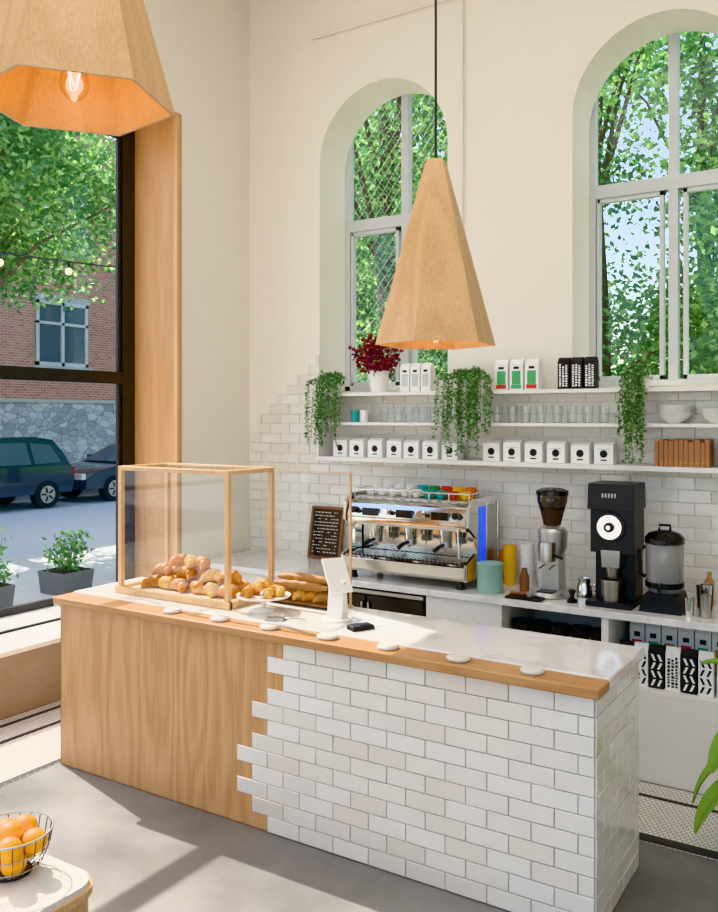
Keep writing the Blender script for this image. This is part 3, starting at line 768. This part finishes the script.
# banana plant at right
random.seed(5); b=B(); px,py=-.42,4.22
b.lathe([(0,0),(.13,0),(.17,.32),(.16,.32),(.15,.28),(0,.28)],(px,py,.0065),M_ceram,28); b.lathe([(0,.28),(.15,.28),(0,.285)],(px,py,0),M_soil,20)
def blade(b,p0,dirv,L,W,droop,m):
    d=Vector(dirv).normalized(); n=14; side=d.cross(Vector((0,0,1))).normalized(); vs=[];fs=[]
    p=Vector(p0); cur=d.copy(); pts=[]
    for i in range(n+1):
        t=i/n; w=W*math.sin(math.pi*min(1,t*.93+.05))**.6
        up=side.cross(cur).normalized()
        vs+=[p-side*w+up*w*.25,p.copy(),p+side*w+up*w*.25]; pts.append(p.copy()); p=p+cur*L/n; cur=(cur+Vector((0,0,-droop/n))).normalized()
    for i in range(n):
        a=i*3; fs+=[(a,a+1,a+4,a+3),(a+1,a+2,a+5,a+4)]
    b.add(vs,fs,m); b.tube(pts,.005,m,5)
for a,el,L,W,dr,h in ((190,.7,.50,.07,2.8,.42),(212,.5,.50,.07,2.4,.36),(235,.8,.5,.07,2.2,.6),(250,1.5,.5,.07,2.4,.5),(20,1.2,.6,.08,2.2,.6),(60,1.8,.4,.07,2.0,.6),(310,1.2,.55,.08,2.2,.6),(205,3.6,.50,.06,2.2,.6)):
    a=math.radians(a); q=(px+.03*math.cos(a),py+.03*math.sin(a),h)
    b.tube([(px,py,.28),q],.010,M_iv[1],6); blade(b,q,(math.cos(a),math.sin(a),el),L,W,dr,M_ban)
b.done('potted_banana_plant',recalc=False)

# ------------------------------------------------------------ exterior
b=B(); b.box((-40,-20,-.4),(-5.0,50,-.2),M_asph); b.done('street')
b=B(); b.box((-10.9,-20,-.2),(-5.0,5.95,-.06),M_walk); b.box((-10.9,5.95,-.2),(-5.0,45,-.06),M_walk); b.box((-21.4,-20,-.2),(-19.2,50,-.06),M_walk); b.done('sidewalk')
b=B(); b.box((-5.0,5.95,-.2),(30,50,-.08),M_grass); b.done('lawn')
b=B(); b.box((-5.0,-30,-.3),(30,-3,-.05),M_walk); b.box((3.2,-3,-.3),(30,5.95,-.05),M_walk); b.done('plaza_ground')
b=B(); b.box((-29,-5,-.2),(-21.6,45,11),M_brick); b.box((-21.6,-5,-.2),(-21.45,45,2.4),M_rub); b.box((-21.6,-5,2.4),(-21.4,45,2.5),M_walk)
for y in (-1,4.5,10,16.3,22,28,34):
    for z in (3.5,7.0):
        y1=y+1.9
        b.box((-21.6,y,z),(-21.58,y1,z+1.95),M_cglass); 
        for a0,a1,c0,c1 in ((y,y1,z,z+.12),(y,y1,z+1.85,z+1.95),(y,y+.1,z,z+1.95),(y1-.1,y1,z,z+1.95),(y+.9,y+1.0,z,z+1.95),(y,y1,z+1.25,z+1.33)): b.box((-21.6,a0,c0),(-21.53,a1,c1),M_frame)
        b.box((-21.6,y-.1,z-.12),(-21.45,y1+.1,z),M_walk); b.box((-21.6,y-.1,z+1.95),(-21.55,y1+.1,z+2.15),M_walk)
b.done('brick_building')
def car(name,x,yr,s,paint,L,H,suv):
    b=B(); y=lambda q: yr+s*q
    def wf(p,side,o=0):
        z=p[1]+.2; w=.9-(.42*(z-.95) if z>.95 else .10*max(0,.5-z)); return x+(w+o)*(1 if side else -1)
    g=-.2
    if suv:
        low=[(.05,.35),(0,.6),(.06,1.0),(3.4,1.02),(4.3,.92),(4.62,.75),(4.65,.35)]
        top=[(.08,1.0),(.22,1.35),(.42,1.62),(.9,1.70),(2.4,1.70),(2.75,1.60),(3.45,1.02)]
        wins=[[(.35,1.08),(.52,1.5),(1.1,1.56),(1.1,1.06)],[(1.2,1.06),(1.2,1.57),(2.1,1.57),(2.1,1.06)],[(2.2,1.06),(2.2,1.57),(2.62,1.53),(3.15,1.06)]]
    else:
        low=[(.05,.35),(0,.6),(.05,.92),(1.0,.95),(3.3,.95),(4.2,.80),(4.5,.62),(4.52,.35)]
        top=[(.5,.93),(1.15,1.38),(1.7,1.44),(2.3,1.42),(3.25,.94)]
        wins=[[(.95,.99),(1.25,1.30),(1.75,1.36),(1.75,.99)],[(1.83,.99),(1.83,1.36),(2.28,1.34),(2.9,.99)]]
    for poly in (low,top):
        P=[(y(q),z+g) for q,z in poly]
        b.prism(P,'x',0,0,paint,wf)
    for w in wins:
        P=[(y(q),z+g) for q,z in w]
        for side in (0,1):
            vs=[(wf(p,side,.012),p[0],p[1]) for p in P]; b.add(vs,[tuple(range(len(vs)))],M_cglass)
    def scr(a,c):
        (qa,za),(qc,zc)=a,c; vs=[]
        for q,z in (a,c):
            p=(y(q),z+g)
            for side in (0,1): vs.append(Vector((wf(p,side,-.10),p[0]+s*(.02 if qa>2 else -.02),p[1]+.015)))
        b.add(vs,[(0,1,3,2)],M_cglass)
    if suv: scr((2.85,1.52),(3.40,1.08)); scr((.14,1.12),(.36,1.52))
    else: scr((2.40,1.36),(3.2,.98)); scr((.6,1.0),(1.1,1.32))
    for q in (.78,L-.9):
        for sd in (-1,1):
            b.cyl((x+sd*.68,y(q),g+.33),(x+sd*.915,y(q),g+.33),.33,M_tyre,None,28)
            b.cyl((x+sd*.915,y(q),g+.33),(x+sd*.925,y(q),g+.33),.21,M_steel,None,20)
            for k in range(5):
                a=k*2*math.pi/5; b.tube([(x+sd*.93,y(q)+.05*math.cos(a+.6),g+.33+.05*math.sin(a+.6)),(x+sd*.93,y(q)+.17*math.cos(a+.6),g+.33+.17*math.sin(a+.6))],.022,M_black,5)
    for sd in (-1,1):
        b.box((x+sd*.78-.1,y(0)-.03,g+.75),(x+sd*.78+.1,y(0)+.03,g+.95),M_tail)
        b.box((x+sd*.7-.15,y(L)-.09,g+.6),(x+sd*.7+.15,y(L)+.02,g+.75),M_ceram)
        b.box((x+sd*.97-.08,y(L*.62)-.06,g+1.02),(x+sd*.97+.08,y(L*.62)+.06,g+1.14),paint)
    b.done(name)
car('parked_car',-18.1,14.1,-1,M_carbk,4.65,1.7,True)
car('parked_car',-18.1,19.0,-1,M_carbl,4.52,1.44,False)
car('parked_car',-18.1,8.9,-1,M_carbl,4.52,1.44,False)
def tree(x,y,h,r,n,seed,zmin,lsz=.16,ncl=34):
    random.seed(seed); b=B()
    b.tube([(x,y,-.06),(x+.1,y,h*.3),(x-.05,y+.1,h*.55),(x,y,h*.85)],[.2,.16,.12,.05],M_bark,10)
    cl=[]
    for i in range(ncl):
        a=U(0,6.28); q=r*math.sqrt(R()); z=zmin+(h-zmin)*R(); sc=math.sqrt(max(.1,1-((z-(zmin+h)/2)/((h-zmin)*.6))**2)); 
        c=Vector((x+q*math.cos(a)*sc,y+q*math.sin(a)*sc,z)); cl.append(c)
        if i%2==0: b.tube([(x,y,max(1.2,z*.6)),tuple((Vector((x,y,z*.7))+c)/2+Vector((0,0,.1))),tuple(c)],[.05,.03,.012],M_bark,6)
    for i in range(n):
        k=int(len(cl)*R()); c=cl[k]; s=r*.2
        p=c+Vector((random.gauss(0,s),random.gauss(0,s),random.gauss(0,s*.8)))
        if p.z<zmin-.6: continue
        b.leaf(p,lsz*U(.7,1.3),lsz*.33,M_lf[(k+(R()<.4)+(R()<.2))%4],(U(-1,1),U(-1,1),U(-1,.3)))
    b.done('tree',smooth=False,recalc=False)
tree(-13.0,8.3,6.9,2.6,22000,21,4.5,.13,40)
tree(-14.5,22,10.5,3.2,12000,28,4.6,.22)
tree(-7.2,12.2,10,2.6,21000,22,1.6,.12)
tree(-3.9,12.8,10.5,2.6,21000,23,1.4,.12)
tree(-.8,12.2,10.5,2.6,21000,24,1.3,.12)
tree(-9.5,18,12,3.4,12000,25,1.6,.2)
tree(-3.4,18.5,12,3.6,12000,26,1.6,.2)
tree(3.2,14,11,3.0,8000,27,1.6,.2)
def planter(x,y,seed,hh=.4):
    random.seed(seed); b=B(); z=-.059
    b.box((x-.2,y-.2,z),(x+.2,y+.2,z+.26),M_pot,taper=1.12); b.box((x-.2,y-.2,z+.24),(x+.2,y+.2,z+.265),M_soil)
    for i in range(26):
        a=U(0,6.28); r=U(.05,.26); e=Vector((x+r*math.cos(a),y+r*math.sin(a),z+.26+U(.1,hh)))
        b.tube([(x+r*.4*math.cos(a),y+r*.4*math.sin(a),z+.24),tuple(e)],.005,M_iv[0],4,False)
        for k in range(9): b.leaf(e+Vector((U(-.08,.08),U(-.08,.08),U(-.16,.05))),U(.06,.1),.02,random.choice(M_lf))
    b.done('potted_shrub',smooth=False,recalc=False)
planter(-8.25,6.65,1); planter(-8.0,7.6,2,.2); planter(-8.2,5.55,3,.5)
b=B(); A=Vector((-9.5,3.5,4.1)); C=Vector((-9.5,14,4.9)); pts=[]
for i in range(31):
    t=i/30; p=A.lerp(C,t); p.z-=.7*4*t*(1-t)*.5; pts.append(p)
b.tube(pts,.012,M_black,5)
for p in pts[::3]: b.cyl(p,p-Vector((0,0,.08)),.02,M_black,None,8); b.ball(p-Vector((0,0,.13)),.05,M_str,10)
for q in (A,C): b.tube([(q.x,q.y,-.06),tuple(q)],.04,M_black,8)
b.done('string_lights')

# ------------------------------------------------------------ light
w=bpy.data.worlds.new('World'); scene.world=w; w.use_nodes=True; nt=w.node_tree
bg=nt.nodes['Background']; sk=nt.nodes.new('ShaderNodeTexSky'); sk.sky_type='NISHITA'; sk.sun_disc=False
sk.sun_elevation=math.radians(48); sk.sun_rotation=math.radians(280); sk.air_density=1.1; sk.dust_density=2.5
nt.links.new(sk.outputs[0],bg.inputs[0]); bg.inputs[1].default_value=.55
sd=bpy.data.lights.new('sun','SUN'); sd.energy=11; sd.angle=.009; sd.color=(1,.93,.83)
so=bpy.data.objects.new('sun',sd); scene.collection.objects.link(so); so.location=(-12,6,14)
so.rotation_euler=Vector((1.0,-.26,-1)).to_track_quat('-Z','Y').to_euler()
def area(name,loc,rot,sx,sy,e,c=(1,.94,.87)):
    l=bpy.data.lights.new(name,'AREA'); l.shape='RECTANGLE'; l.size=sx;l.size_y=sy;l.energy=e;l.color=c
    o=bpy.data.objects.new(name,l); scene.collection.objects.link(o); o.location=loc; o.rotation_euler=rot
area('ceiling_fill_light',(-1.2,1.6,5.55),(0,0,0),4,4,110)  # soft fill added to brighten the interior, not a real ceiling fixture
try:
    scene.view_settings.view_transform='Khronos PBR Neutral'; scene.view_settings.look='None'
    scene.view_settings.exposure=-.25; scene.view_settings.gamma=1.15
except Exception as e: print(e)

# ------------------------------------------------------------ camera
cd=bpy.data.cameras.new('camera'); co=bpy.data.objects.new('camera',cd); scene.collection.objects.link(co)
co.location=(0,0,2.0); co.rotation_euler=(math.radians(90),0,math.radians(32.26))
cd.sensor_width=36; cd.lens=857/912*36; cd.shift_y=-40/912; cd.clip_end=200
scene.camera=co
